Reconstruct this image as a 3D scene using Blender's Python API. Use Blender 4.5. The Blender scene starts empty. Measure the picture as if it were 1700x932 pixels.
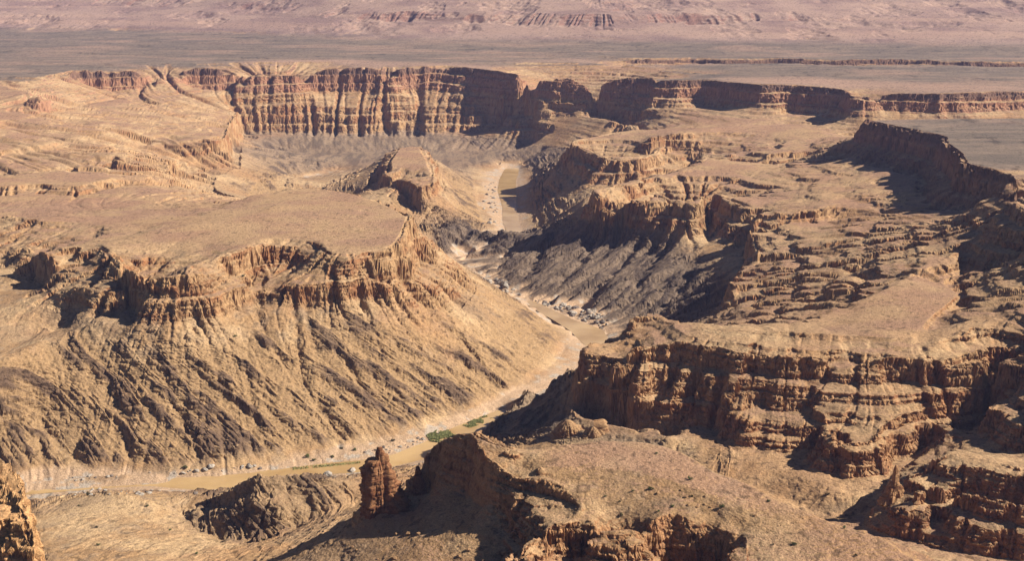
import bpy, math, random, time
import numpy as np
from mathutils import Vector
T0 = time.time()
def tick(s): print('[%.1fs] %s' % (time.time() - T0, s), flush=True)

# ------------------------------------------------------------------ camera, sky, sun, exposure
H = 500.0                                   # the viewpoint stands 500 m above the river
F_PX, W_PX, H_PX = 2050.0, 1700.0, 932.0    # focal length in photo pixels
PITCH = math.radians(14.4)
scene = bpy.context.scene
cam = bpy.data.objects.new('camera', bpy.data.cameras.new('camera'))
scene.collection.objects.link(cam)
cam.location = (0, 0, H)
cam.rotation_euler = (math.pi / 2 - PITCH, 0, 0)
cam.data.sensor_width = 36.0
cam.data.lens = 36.0 * F_PX / W_PX
cam.data.clip_start = 1.0
cam.data.clip_end = 60000.0
scene.camera = cam

SUN_EL, SUN_AZ = 35.0, -2.0                # azimuth of the sun measured from +X (right) towards +Y (away)
world = bpy.data.worlds.new('World'); scene.world = world; world.use_nodes = True
wn = world.node_tree.nodes; wl = world.node_tree.links
sky = wn.new('ShaderNodeTexSky'); sky.sky_type = 'NISHITA'; sky.sun_disc = False
sky.sun_elevation = math.radians(SUN_EL)
sky.sun_rotation = math.radians(90 - SUN_AZ)
sky.altitude = 2000; sky.dust_density = 0.1; sky.air_density = 0.5
wl.new(sky.outputs[0], wn['Background'].inputs[0]); wn['Background'].inputs[1].default_value = 0.05
sun = bpy.data.objects.new('sun', bpy.data.lights.new('sun', 'SUN'))
scene.collection.objects.link(sun)
sun.data.energy = 5.0; sun.data.angle = math.radians(0.5); sun.data.color = (1.0, 0.92, 0.81)
sd = Vector((math.cos(math.radians(SUN_AZ)) * math.cos(math.radians(SUN_EL)), math.sin(math.radians(SUN_AZ)) * math.cos(math.radians(SUN_EL)), math.sin(math.radians(SUN_EL))))
sun.rotation_euler = sd.to_track_quat('Z', 'Y').to_euler()
sun.location = (800, 200, 1500)
vs = scene.view_settings
vs.view_transform = 'Standard'; vs.look = 'None'; vs.gamma = 1.0; vs.use_curve_mapping = False; vs.exposure = 0.98
scene.cycles.use_denoising = True; scene.cycles.denoiser = 'OPENIMAGEDENOISE'; scene.cycles.denoising_prefilter = 'ACCURATE'; scene.cycles.max_bounces = 5; scene.cycles.diffuse_bounces = 1; scene.cycles.volume_bounces = 1

# ------------------------------------------------------------------ numeric helpers
rng = np.random.default_rng(7)
CP, SP = math.cos(PITCH), math.sin(PITCH)
def unproject(px, py, z):
    """the place at height z (in units of H) seen at a photo pixel"""
    dx, dy = (px - W_PX / 2) / F_PX, (H_PX / 2 - py) / F_PX
    Y, Z = CP + dy * SP, -SP + dy * CP
    t = (z - 1.0) / Z
    return (t * dx, t * Y)
TAB = rng.random((64, 64, 64)).astype(np.float32) * 2 - 1
def vnoise3(x, y, z):
    x = np.asarray(x, np.float32); y = np.asarray(y, np.float32); z = np.asarray(z, np.float32)
    xi = np.floor(x); yi = np.floor(y); zi = np.floor(z)
    fx = x - xi; fy = y - yi; fz = z - zi
    fx = fx * fx * (3 - 2 * fx); fy = fy * fy * (3 - 2 * fy); fz = fz * fz * (3 - 2 * fz)
    xi = xi.astype(np.int32) & 63; yi = yi.astype(np.int32) & 63; zi = zi.astype(np.int32) & 63
    x1 = (xi + 1) & 63; y1 = (yi + 1) & 63; z1 = (zi + 1) & 63
    T = TAB.ravel()
    def g(a, b, c): return T[(a << 12) | (b << 6) | c]
    c00 = g(xi, yi, zi); c00 = c00 + fx * (g(x1, yi, zi) - c00)
    c10 = g(xi, y1, zi); c10 = c10 + fx * (g(x1, y1, zi) - c10)
    c01 = g(xi, yi, z1); c01 = c01 + fx * (g(x1, yi, z1) - c01)
    c11 = g(xi, y1, z1); c11 = c11 + fx * (g(x1, y1, z1) - c11)
    a = c00 + fy * (c10 - c00); b = c01 + fy * (c11 - c01)
    return a + fz * (b - a)
TAB2 = rng.random((256, 256)).astype(np.float32) * 2 - 1
def vnoise2(x, y):
    x = np.asarray(x, np.float32); y = np.asarray(y, np.float32)
    xi = np.floor(x); yi = np.floor(y); fx = x - xi; fy = y - yi
    fx = fx * fx * (3 - 2 * fx); fy = fy * fy * (3 - 2 * fy)
    xi = xi.astype(np.int32) & 255; yi = yi.astype(np.int32) & 255; x1 = (xi + 1) & 255; y1 = (yi + 1) & 255
    a = TAB2[xi, yi]; a = a + fx * (TAB2[x1, yi] - a)
    b = TAB2[xi, y1]; b = b + fx * (TAB2[x1, y1] - b)
    return a + fy * (b - a)
def fbm2(x, y, n=4, lac=2.07, gain=0.5):
    s = 0; a = 1.0; t = 0
    for i in range(n):
        s = s + a * vnoise2(x + 17.3 * i, y - 9.1 * i); t += a; a *= gain; x = x * lac; y = y * lac
    return s / t
def sstep(a, b, x):
    t = np.clip((x - a) / (b - a), 0, 1); return t * t * (3 - 2 * t)
def blur(a, ry, rx):
    """box blur twice along both axes"""
    for ax, r in ((0, ry), (1, rx), (0, ry), (1, rx)):
        if r < 1: continue
        p = np.pad(a, [(r + 1, r) if i == ax else (0, 0) for i in range(2)], mode='edge')
        c = np.cumsum(p, axis=ax, dtype=np.float64)
        n = a.shape[ax]
        hi = np.take(c, np.arange(2 * r + 1, 2 * r + 1 + n), axis=ax); lo = np.take(c, np.arange(0, n), axis=ax)
        a = ((hi - lo) / (2 * r + 1)).astype(np.float32)
    return a

# ------------------------------------------------------------------ contour lines of the canyon: (pixel x, pixel y, height/H) -> plan
LINES = []          # list of arrays (X, Y, z)
def L(z, *pts, close=False):
    out = []
    for p in pts:
        zz = p[2] if len(p) > 2 else z
        X, Y = unproject(p[0], p[1], zz); out.append((X, Y, zz))
    if close: out.append(out[0])
    LINES.append(np.array(out)); return LINES[-1]
def Wd(*pts):
    LINES.append(np.array(pts, float)); return LINES[-1]
def plan(z, *pts):
    return np.array([unproject(p[0], p[1], p[2] if len(p) > 2 else z) for p in pts])

# --- river (water polygons, height 0)
R_NEAR = plan(0, (-60,816),(20,808),(75,803),(140,797),(200,793),(262,793),(330,795),(389,792),(440,785),(496,779),(550,772),(600,768),(656,758),(706,738),
              (735,722),(770,707),(800,695),(835,682),(850,690),(815,706),(780,726),(740,748),(700,764),(650,776),
              (598,785),(531,789),(470,800),(430,808),(336,815),(250,808),(170,812),(60,821),(-60,830))
R_BEND = plan(0, (866,498),(880,499),(904,511),(950,533),(998,549),(1006,562),(998,574),(975,576),(965,567),(948,550),(925,535),(900,521),(880,509))
R_FAR = plan(0, (840,280),(830,300),(828,318),(836,345),(836,368),(843,386),(866,389),(861,372),(856,350),(855,325),(855,300),(862,280))
RIVERS = (R_NEAR, R_BEND, R_FAR)
for P in RIVERS:
    LINES.append(np.array([(a, b, 0.0012) for a, b in np.vstack([P, P[:1]])]))
L(.004, (845,400),(790,415),(750,432)); L(.004, (800,462),(840,482),(862,494)); L(.004, (985,590),(955,615),(915,645),(875,667))
# --- feet of the slopes at the flood plain
L(.012, (-80,808),(20,799),(100,794),(200,787),(300,783),(380,776),(440,766),(490,755),(560,745),(640,728),(700,712),(740,698),(800,678),(845,655),(875,636),(912,612),(935,585),(944,552),(905,530),(872,508),(840,488),(800,468),(775,450),(735,435))
L(.012, (752,440),(800,450),(850,472),(880,485),(930,500),(980,512),(1020,532),(1045,556),(1030,580),(1010,600),(975,632),(930,655),(890,672),(850,692),(810,712),(785,728))
L(.045, (795,716,.022),(830,690,.033),(870,655,.045),(910,633,.06),(948,608,.09))
L(.006, (752,446),(800,458),(850,482),(875,496))
L(.008, (-80,838),(60,826),(170,816),(250,812),(330,820),(360,822))
L(.010, (470,806),(540,796),(600,792),(680,775),(740,757),(780,738))
L(.02, (785,282),(790,320),(800,360),(812,385),(770,400))
L(.02, (885,282),(880,320),(885,350),(890,375),(915,388))
# --- the mesa
MESA_RIM = [(209,442),(244,456),(311,456),(316,440),(350,430),(382,417),(407,417),(439,397),(496,396),(531,405),(538,419),(570,422),(600,423),(640,415),(660,408),(676,385),(684,360),(662,345),(638,335),(600,322),(571,315),(540,311)]
L(.33, *MESA_RIM, (500,309),(450,318),(400,325))
L(.33, (209,442),(185,420,.325),(150,405,.315),(180,395,.318),(240,385,.325),(330,372,.33),(420,360,.332))
L(.335, (440,345),(520,335),(600,350))
L(.29, (122,480,.275),(160,482,.275),(203,488,.275),(212,470,.27),(235,470,.26),(245,500,.275),(310,502,.275),(370,487,.28),(405,470,.285),(420,478,.24),(440,440,.28),(478,440,.28),(495,470,.285),(540,466,.285),(600,462,.285),(640,455,.285),(680,430,.285))
L(.232, (126,520),(150,528),(177,536),(196,528),(212,512),(222,541),(300,544),(360,532),(405,512),(425,518),(440,505),(462,514),(480,512),(500,506),(560,508),(620,497),(686,470),(702,430))
L(.24, (704,410),(700,392),(690,380),(660,372),(600,362),(540,352),(480,350))
# left arms of the mesa
L(.30, (209,442),(160,441),(113,438),(57,418,.295),(35,420,.29),(75,412,.30),(150,405,.315))
L(.225, (117,486),(64,470),(30,450),(0,446),(-80,440))
L(.27, (53,414),(0,399),(-80,390))
L(.255, (42,383),(0,385),(-80,384))
L(.31, (120,352),(71,364),(40,358),(0,355),(-80,350))
L(.215, (117,488),(40,478),(0,485),(-80,490))
L(.195, (100,545),(60,560),(10,580),(-60,612))
L(.205, (128,533),(60,575),(0,597),(-60,620))
L(.05, (660,352),(560,342),(460,348))
# small ridge at the left foot of the mesa slope
L(.128, (190,640),(150,642,.13),(120,655,.122),(72,674,.104),(30,705,.08),(0,733,.058),(-60,770,.03))
L(.056, (40,735),(90,722),(150,725))
# --- the left canyon wall and its terrace
L(.25, (400,184,.2),(384,205,.22),(375,226),(340,232),(300,236),(250,232),(228,241),(262,256),(284,270),(264,272),(262,284),(300,305),(345,322),(390,330,.26))
L(.17, (402,222,.082),(392,244,.15),(384,262),(345,275),(335,262,.19),(300,268,.2),(292,292,.19),(310,305),(360,325),(420,338))
L(.05, (560,308),(505,315),(470,324),(440,340))
L(.008, (462,307),(490,299),(520,292),(550,287)); L(.03, (560,283,.012),(600,278),(680,274),(770,270),(825,268))
L(.35, (-80,215),(0,200),(60,190),(130,172,.305),(200,162,.295))
L(.40, (-80,150),(0,143),(60,150),(66,163))
L(.36, (64,178),(0,182),(-80,180))
L(.288, (-80,283),(0,283),(90,276),(190,262),(222,250)); L(.270, (-80,292),(0,291),(90,284),(195,268))
L(.31, (-80,255),(0,248),(90,236),(180,215,.305),(300,196,.26),(385,181,.212))
L(.275, (-80,312),(0,312),(60,308),(130,312),(200,296),(250,294))
L(.258, (-80,322),(0,322),(60,318),(130,322),(205,305),(240,304))
# --- far canyon wall: rim, base of upper cliff, lower cliff top and base
L(.42, (-120,122),(0,126),(60,128),(130,117),(250,115),(330,112),(460,113),(560,111),(650,112),(740,108),(790,112),(870,118),(880,121),(940,122),(992,125),(1040,126),(1074,128),(1086,132),(1120,133),(1170,132),(1195,135),(1230,138),(1266,141),(1310,141),(1400,146),(1408,152),(1482,153),(1560,156),(1631,153),(1700,151),(1800,152))
L(.289, (130,148,.32),(200,145,.326),(300,147,.304),(390,150,.291),(500,150),(600,150),(700,149),(800,151,.296),(870,152,.311),(900,156,.313),(960,158,.31),(1010,160,.312),(1060,155,.333),(1090,153,.357),(1130,160,.342),(1164,176,.29),(1200,178,.295),(1265,174,.329),(1288,178,.32),(1310,188,.29),(1369,190,.294),(1400,181,.325),(1480,183,.342),(1600,184,.345),(1698,180,.348),(1800,180,.348))
L(.2, (400,184),(430,185),(500,183),(600,182),(700,181),(800,181),(880,186,.207),(950,190,.213),(1000,196,.22),(1060,205,.235))
L(.082, (405,222),(470,220),(550,221),(650,221),(750,220),(850,219),(950,213,.10),(1000,218,.13),(1080,222,.2))
L(.03, (440,250),(520,255),(600,252),(700,250),(800,250),(880,248))
L(.01, (836,272),(866,272))
# side canyon between far wall and near plateau
L(.27, (1080,225),(1160,215),(1250,208),(1330,206),(1400,205))
L(.25, (1400,225),(1500,228),(1700,228),(1800,228))
# --- small butte in the meander
L(.20, (656,245),(680,240),(702,241),(714,262),(724,284),(722,300),(700,304),(680,296),(655,290),(638,286),(642,265), close=True)
L(.165, (735,290),(728,312),(700,322),(670,316),(640,305),(622,300))
L(.15, (605,312),(622,285),(640,258))
L(.06, (560,298),(580,288),(610,282))
L(.07, (745,300),(770,345),(760,375),(730,385),(705,395))
L(.10, (650,335),(690,350),(710,375),(712,400))
# --- the bench on the right: blocks of the lower cliff
B_RIM = [(1060,212),(1000,222),(940,230),(975,246),(1018,262),(1060,265),(1100,240),(1150,242),(1185,250),(1150,275),(1090,285),(1050,298),(985,313),(1000,325),(1050,325),(1078,330),(1090,318),(1102,325),(1160,335),(1172,318),(1195,318),(1206,330,.24),(1245,345,.238),(1252,338,.24),(1285,345,.245),(1255,368,.225),(1240,385,.215),(1262,420,.21),(1225,450,.195),(1210,470,.185),(1222,480,.19)]
L(.245, *B_RIM)
B_BASE = [(1045,228),(985,236),(936,272),(985,275),(1018,283),(1062,280),(1106,268),(1150,272),(1165,285),(1120,300),(1075,302),(1020,312),(972,328),(966,364),(1010,372),(1040,378),(1072,379),(1088,348),(1104,366),(1150,368),(1172,352),(1178,410,.13),(1225,420,.13),(1246,402,.15),(1236,415,.145),(1235,436,.14),(1215,458,.135),(1203,480,.13),(1205,505,.12),(1172,530,.11)]
L(.145, *B_BASE)
L(.27, (1240,500,.2),(1280,500,.212),(1350,492,.24),(1395,475,.268))
L(.262, (1165,248),(1230,252),(1290,256),(1345,250)); L(.231, (1168,262),(1230,266),(1290,270),(1340,264))
L(.262, (1290,350),(1345,350),(1390,342)); L(.237, (1290,366),(1345,366),(1388,357))
# --- dark spur below the bench, boulders at its foot
L(.06, (722,392,.03),(750,378,.055),(778,376),(800,384,.05),(830,379,.065),(865,388,.055),(900,392,.06),(940,385,.08),(965,372,.12))
L(.015, (722,412),(745,432))
L(.10, (960,392),(1010,400),(1080,415),(1140,440),(1180,470))
L(.03, (840,440),(900,470),(980,492),(1050,515),(1090,530))
L(.06, (1000,460),(1080,485),(1130,515))
# --- near plateau on the right
P_RIM = [(1422,199),(1450,204),(1511,216),(1564,226),(1560,237),(1585,253),(1592,264),(1596,273),(1640,281),(1687,290),(1658,303),(1680,312),(1699,319),(1704,327),(1684,335),(1705,345),(1760,375),(1850,430),(1950,540),(2000,700)]
L(.42, *P_RIM)
RP = plan(.42, (1422,199),(1450,204),(1511,216),(1560,231),(1585,253),(1596,273),(1640,281),(1687,290))
RP = np.vstack([RP[:1] + [[.02, .05]], RP, [[RP[-1, 0] + .02, 3.2], [RP[-1, 0] + .03, 2.95], [RP[-1, 0] + .06, 2.7]]])
Wd(*[(x - .018, y - .012 * (k > 0), .345) for k, (x, y) in enumerate(RP)])
Wd(*[(x - .085 + .03 * math.sin(2.1 * k), y - .03, .298) for k, (x, y) in enumerate(RP[:10])])
L(.42, (1422,199),(1500,197),(1600,196),(1700,195),(1900,195))
L(.42, (1700,230),(1800,260),(1900,300),(1950,400))
L(.36, (1668,352,.38),(1620,388,.338),(1560,427,.312),(1480,470,.30),(1408,502,.29))
L(.295, (1690,450),(1620,445),(1560,462),(1600,490),(1560,520),(1535,545))
L(.35, (1760,470),(1700,493,.335),(1642,525,.318),(1583,560,.3),(1540,570,.295))
# --- near cliffs on the right, from the river round to the right edge
L(.28, (1045,527),(1075,524),(1110,530),(1150,537,.288),(1190,540,.295),(1300,546,.30),(1400,553,.30),(1480,565,.295),(1520,560,.292))
L(.245, (959,577,.25),(985,564,.25),(1015,566,.25),(1030,548,.25),(1042,540,.25))
L(.262, (1018,585),(1100,570,.27),(1200,586,.27),(1300,598,.27),(1400,602,.268),(1500,600,.278),(1560,598,.285),(1640,590,.295),(1720,580,.31))
L(.205, (955,624),(990,615),(1032,620),(1040,645),(1055,648),(1084,639),(1108,637),(1120,650),(1160,648),(1190,655),(1215,672),(1250,668),(1300,672),(1345,672),(1365,690),(1395,728),(1450,726),(1468,705),(1500,692),(1545,690),(1590,702))
L(.148, (946,676),(960,690),(1000,702),(1050,712),(1088,706),(1108,728),(1135,708),(1170,706),(1185,715),(1198,736),(1240,745),(1291,754),(1334,757),(1362,742),(1384,762),(1402,803),(1440,806),(1472,797),(1482,772),(1542,746),(1606,740))
L(.09, (880,690,.06),(930,715,.06),(1000,735,.08),(1080,752),(1120,765))
L(.25, (1480,628),(1560,628),(1640,622))
L(.18, (1606,738,.16),(1630,700),(1655,665,.2),(1685,635,.23),(1720,610,.26))
L(.26, (1760,690,.27),(1700,650),(1662,655,.25),(1645,690,.225),(1640,735,.19))
L(.2, (1660,745),(1720,760))
# --- valley behind the foreground ridge and the hill at the right edge
L(.125, (1100,775,.11),(1180,795),(1240,805),(1319,837),(1400,864),(1432,852),(1470,838,.14))
L(.15, (1330,790),(1400,815))
L(.235, (1505,800,.205),(1540,772,.225),(1595,743,.25),(1640,755,.25),(1698,772,.25),(1800,790,.25))
L(.222, (1517,807),(1555,805),(1600,815),(1650,826),(1700,838),(1800,850))
L(.175, (1512,846),(1560,862),(1600,850),(1650,862),(1700,876),(1800,890))
L(.155, (1440,885),(1500,890),(1560,910),(1700,930),(1800,940))
# --- the foreground ridge
L(.37, (706,752,.319),(712,744,.334),(724,737,.344),(744,725,.357),(762,717),(780,720),(792,738,.368),(806,765,.36),(830,785,.35),(862,802,.348),(905,797,.355),(955,812,.352),(967,838,.347),(940,866,.342),(905,880,.335),(872,905,.33),(862,935,.322))
L(.303, (698,812,.273),(712,815,.277),(734,806,.292),(752,808,.296),(772,822,.29),(790,832,.30),(812,846,.306),(832,866,.30),(838,890,.292),(842,940,.267))
L(.33, (930,842,.336),(905,848,.326),(875,858,.314),(850,868,.304))
RIDGE_CREST = [(784,717),(814,737),(859,747),(884,748,.368),(920,742,.37),(958,735,.372),(1000,731,.373),(1060,731,.372),(1100,737,.37),(1150,760,.366),(1180,781,.362),(1240,802,.36),(1300,834,.355),(1400,876,.35),(1470,896,.345),(1530,932,.34),(1600,985,.335)]
L(.37, *RIDGE_CREST)
Wd((-.12,1.76,.2),(-.05,1.78,.17),(.1,1.76,.17),(.2,1.72,.18),(.3,1.62,.19),(.4,1.55,.2),(.5,1.48,.21),(.6,1.4,.22))
L(.365, (900,775),(980,775),(1080,785),(1160,815,.36),(1240,850,.352))
L(.348, (975,855),(1000,868),(1050,868),(1090,862),(1120,846),(1136,858),(1150,869,.342),(1166,866,.342),(1174,850,.346),(1190,852,.345),(1198,878,.34),(1215,890,.338),(1230,876,.34),(1240,896,.338),(1242,940,.33))
L(.285, (870,945),(1000,942),(1100,945),(1160,948),(1215,960))
L(.335, (1300,935),(1400,945))
# slope falling left from the ridge, gully, knoll, lower left hills
L(.265, (612,842),(640,852),(670,850,.262),(698,842,.262))
L(.22, (600,846,.255),(560,872,.23),(520,893,.205),(480,914,.18),(450,930,.16),(400,960,.12))
L(.225, (800,940,.27),(760,938,.268),(700,932,.262),(600,932,.235),(560,935,.22))
Wd((-.235,1.67,.2),(-.27,1.70,.15),(-.3,1.72,.12))
L(.1, (600,835,.09),(540,852,.085),(480,880,.065),(440,900,.055),(410,912,.05))
L(.075, (336,838,.05),(360,822,.075),(400,800,.11),(440,786,.13),(500,790,.125),(560,801,.11),(600,808,.10))
L(.045, (300,852,.04),(325,880,.045),(380,900,.048),(420,908,.052))
L(.1, (395,832,.09),(425,836,.1),(470,838,.107)); L(.06, (400,880),(440,890),(470,885,.066))
L(.07, (90,845,.07),(130,822,.065),(200,819,.075),(250,832,.07),(285,845,.052))
L(.10, (70,880,.09),(150,900,.11),(250,925,.12),(340,940,.12))
L(.42, (-60,740,.43),(0,758,.42),(18,775,.41),(40,800,.4),(54,850,.385),(58,900,.36),(56,945,.33))
Wd((-.528,1.15,.24),(-.53,1.28,.2),(-.545,1.36,.18),(-.585,1.44,.17),(-.68,1.55,.17))
Wd((-.3,.8,.2),(-.1,.85,.22),(.1,.85,.26),(.3,.85,.28),(.45,.9,.28))
Wd((-.4,.55,.5),(-.1,.55,.5),(.2,.55,.5),(.4,.55,.5))
# --- far plain, a narrow side canyon in it, and the escarpment
L(.42, (-300,118),(-60,110),(300,104),(700,100),(1000,104))
T_ = plan(.42, (1040,97),(1150,96),(1200,98),(1280,97),(1390,99),(1500,99),(1610,102),(1720,103),(1900,106))
Wd(*[(x, y, .42) for x, y in T_]); Wd(*[(x, y - .045, .36) for x, y in T_]); Wd(*[(x, y - .25, .36) for x, y in T_]); Wd(*[(x, y - .36 - .06 * math.sin(k * 1.9), .42) for k, (x, y) in enumerate(T_)])
for pts in ([(150,67),(300,70),(430,74)], [(320,94),(410,96),(505,98)], [(-40,84),(110,87),(240,92)], [(560,80),(700,84),(860,88)], [(900,92),(1010,93)]):
    T_ = plan(.42, *pts); Wd(*[(x, y + .05, .424) for x, y in T_]); Wd(*[(x, y, .428) for x, y in T_]); Wd(*[(x, y - .03, .42) for x, y in T_])
L(.42, (1100,113),(1203,121),(1240,130)); L(.40, (1095,118),(1160,122),(1195,126))
L(.42, (-300,55),(0,60),(200,65),(400,72),(560,78),(750,83),(1000,84),(1200,86),(1400,88),(1700,92),(2000,95))
L(.44, (-300,48),(0,50),(200,52),(400,58),(560,66),(750,71),(1000,72),(1200,74),(1400,76),(1700,80),(2000,84))
L(.555, (-300,20),(0,22),(200,22),(400,25),(560,32,.545),(700,34,.54),(850,40,.53),(1000,42,.53),(1150,38,.54),(1300,36,.545),(1450,34,.55),(1700,36,.55),(2000,40,.55))
L(.60, (-300,9),(0,11),(200,10),(400,14),(560,19,.6),(700,21,.6),(850,22,.605),(1000,24,.605),(1150,24,.6),(1300,22,.6),(1450,18,.61),(1700,16,.62),(2000,18,.62))
L(.72, (-300,-14),(200,-13),(600,-8),(1000,-5),(1500,-10),(2000,-8))
L(.80, (-300,-30),(200,-30),(600,-27),(1000,-25),(1500,-28),(2000,-28))

# ------------------------------------------------------------------ base surface: relax heights between the contour lines (log-polar grid, conformal)
TH0, TH1, NT = math.radians(-28.5), math.radians(28.5), 1250
RH0, RH1, NR = math.log(0.55), math.log(15.5), 1600
DT, DR = (TH1 - TH0) / (NT - 1), (RH1 - RH0) / (NR - 1)
def to_grid(X, Y):
    return (np.arctan2(X, Y) - TH0) / DT, (0.5 * np.log(X * X + Y * Y) - RH0) / DR
def relax():
    zs = np.zeros((NR, NT)); cnt = np.zeros((NR, NT))
    for ln in LINES:
        for a, b in zip(ln[:-1], ln[1:]):
            ga, gb = to_grid(a[0], a[1]), to_grid(b[0], b[1])
            n = int(max(abs(ga[0] - gb[0]), abs(ga[1] - gb[1])) * 2.5) + 2
            t = np.linspace(0, 1, n)
            X = a[0] + (b[0] - a[0]) * t; Y = a[1] + (b[1] - a[1]) * t; Z = a[2] + (b[2] - a[2]) * t
            i, j = to_grid(X, Y)
            i = np.rint(i).astype(int); j = np.rint(j).astype(int)
            ok = (i >= 0) & (i < NT) & (j >= 0) & (j < NR)
            np.add.at(zs, (j[ok], i[ok]), Z[ok]); np.add.at(cnt, (j[ok], i[ok]), 1)
    h = None
    for lev in (32, 16, 8, 4, 2, 1):
        nr, nt = -(-NR // lev), -(-NT // lev)
        pz = np.zeros((nr * lev, nt * lev)); pc = np.zeros_like(pz)
        pz[:NR, :NT] = np.where(cnt > 0, zs / np.maximum(cnt, 1), 0); pc[:NR, :NT] = cnt > 0
        pz = pz.reshape(nr, lev, nt, lev).sum((1, 3)); pc = pc.reshape(nr, lev, nt, lev).sum((1, 3))
        fixed = pc > 0; val = np.where(fixed, pz / np.maximum(pc, 1), 0).astype(np.float32)
        if h is None: h = np.full((nr, nt), 0.3, np.float32)
        else:
            jj = np.clip((np.arange(nr) + .5) / 2 - .5, 0, h.shape[0] - 1.001); ii = np.clip((np.arange(nt) + .5) / 2 - .5, 0, h.shape[1] - 1.001)
            j0 = jj.astype(int); i0 = ii.astype(int); fj = (jj - j0)[:, None]; fi = (ii - i0)[None]
            h = ((h[j0][:, i0] * (1 - fi) + h[j0][:, i0 + 1] * fi) * (1 - fj) + (h[j0 + 1][:, i0] * (1 - fi) + h[j0 + 1][:, i0 + 1] * fi) * fj).astype(np.float32)
        h[fixed] = val[fixed]
        wt = 1 / (DT * DT); wr = 1 / (DR * DR); s = 2 * (wt + wr); wt /= s; wr /= s
        par = (np.add.outer(np.arange(nr), np.arange(nt)) & 1)
        masks = [((par == k) & ~fixed).astype(np.float32) * 1.7 for k in (0, 1)]
        for it in range({32: 200, 16: 150, 8: 120, 4: 80, 2: 40, 1: 24}[lev]):
            for m in masks:
                p = np.pad(h, 1, mode='edge')
                h += m * (wr * (p[:-2, 1:-1] + p[2:, 1:-1]) + wt * (p[1:-1, :-2] + p[1:-1, 2:]) - h)
    return h
BASE = relax()
BASE = blur(BASE, 1, 1)
tick('base surface')
TH = TH0 + DT * np.arange(NT); RH = RH0 + DR * np.arange(NR)
RR = np.exp(RH)[:, None].astype(np.float32)
GX = RR * np.sin(TH)[None].astype(np.float32); GY = RR * np.cos(TH)[None].astype(np.float32)
def grad(h, r):
    return np.gradient(h, axis=1) / (DT * r), np.gradient(h, axis=0) / (DR * r)
gt, gr = grad(BASE, RR)
SLOPE = np.sqrt(gt * gt + gr * gr)
def inside(poly, X, Y):
    res = np.zeros(np.shape(X), bool)
    for (x0, y0), (x1, y1) in zip(poly, np.roll(poly, -1, axis=0)):
        c = (y0 > Y) != (y1 > Y)
        with np.errstate(divide='ignore', invalid='ignore'):
            res ^= c & (X < (x1 - x0) * (Y - y0) / (y1 - y0 + 1e-12) + x0)
    return res

# ------------------------------------------------------------------ gullies: noise smeared along the fall lines
bs = blur(BASE, 7, 10)
bt, br = np.gradient(bs, axis=1) / DT, np.gradient(bs, axis=0) / DR
bm = np.sqrt(bt * bt + br * br) + 1e-7
dirt, dirr = (bt / bm).astype(np.float32), (br / bm).astype(np.float32)        # uphill, grid metric
def lic(fields, steps, step):
    jj, ii = np.meshgrid(np.arange(NR, dtype=np.float32), np.arange(NT, dtype=np.float32), indexing='ij')
    acc = [f.copy() for f in fields]
    for sgn in (1, -1):
        pi, pj = ii.copy(), jj.copy()
        for k in range(steps):
            a = np.clip(np.rint(pj), 0, NR - 1).astype(np.int32); b = np.clip(np.rint(pi), 0, NT - 1).astype(np.int32)
            q = a * NT + b
            pi += sgn * step / DT * dirt.ravel()[q]; pj += sgn * step / DR * dirr.ravel()[q]
            a = np.clip(np.rint(pj), 0, NR - 1).astype(np.int32); b = np.clip(np.rint(pi), 0, NT - 1).astype(np.int32)
            q = a * NT + b
            w = 1 - k / steps
            for f, ac in zip(fields, acc): ac += w * f.ravel()[q]
    return [blur(a / a.std(), 1, 1) for a in acc]
# wavelength grows gently with distance, as larger walls carry larger buttresses
soft = lambda p: blur(inside(p, GX, GY).astype(np.float32), 6, 9)
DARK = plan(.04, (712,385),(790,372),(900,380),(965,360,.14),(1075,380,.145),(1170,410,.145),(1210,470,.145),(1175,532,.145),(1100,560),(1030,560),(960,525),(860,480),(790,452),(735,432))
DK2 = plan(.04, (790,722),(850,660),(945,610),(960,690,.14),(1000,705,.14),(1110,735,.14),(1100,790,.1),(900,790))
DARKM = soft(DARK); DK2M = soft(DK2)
DOMEM = soft(plan(.36, (850,735),(900,722),(1000,700),(1110,706),(1200,752),(1320,808),(1420,850),(1560,905),(1600,935),(1300,945),(1245,880),(1215,855),(1120,840),(1000,858),(965,806),(900,788)))
DOMEM = np.maximum(DOMEM, .8 * soft(plan(.26, (600,850),(700,828),(770,836),(825,880),(832,945),(450,945),(520,893))))
ZU = .145 - .06 * sstep(5.9, 6.4, GY) * sstep(.75, .45, GX) + (.004 + .012 * sstep(4.6, 5.6, RR)) * fbm2(GX / .22, GY / .22, 4) + (.235 - .145) * sstep(-.02, -.14, GX / GY * 1.0 + .0 * GX) * sstep(4.3, 3.8, GY)
KNOLLM = soft(plan(.06, (300,852),(360,802),(430,787),(560,800),(610,835),(560,862),(480,900),(420,912),(330,880)))
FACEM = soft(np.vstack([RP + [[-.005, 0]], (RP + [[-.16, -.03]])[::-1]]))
RUG = np.maximum(np.maximum(DARKM, np.maximum(.3 * DK2M, .32 * KNOLLM)), .55 * sstep(5.6, 6.2, GY) * (BASE < ZU) * (BASE > .02))
fw = 1 + 1.1 * sstep(4.5, 6.0, RR) + 3.5 * sstep(8.4, 9.6, RR)
n1 = vnoise2(GX / .055 / fw, GY / .055 / fw) + .5 * vnoise2(GX / .028 / fw + 9, GY / .028 / fw)
n2 = vnoise2(GX / .024 + 40, GY / .024) + .5 * vnoise2(GX / .012 + 7, GY / .012)
n3 = vnoise2(GX / .010 + 80, GY / .010 + 3)
CLIFFW = blur((sstep(.5, .95, SLOPE * (1 + .3 * sstep(4.8, 6.2, RR))) * sstep(-.02, .0, BASE - ZU)).astype(np.float32), 3, 3)
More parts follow.
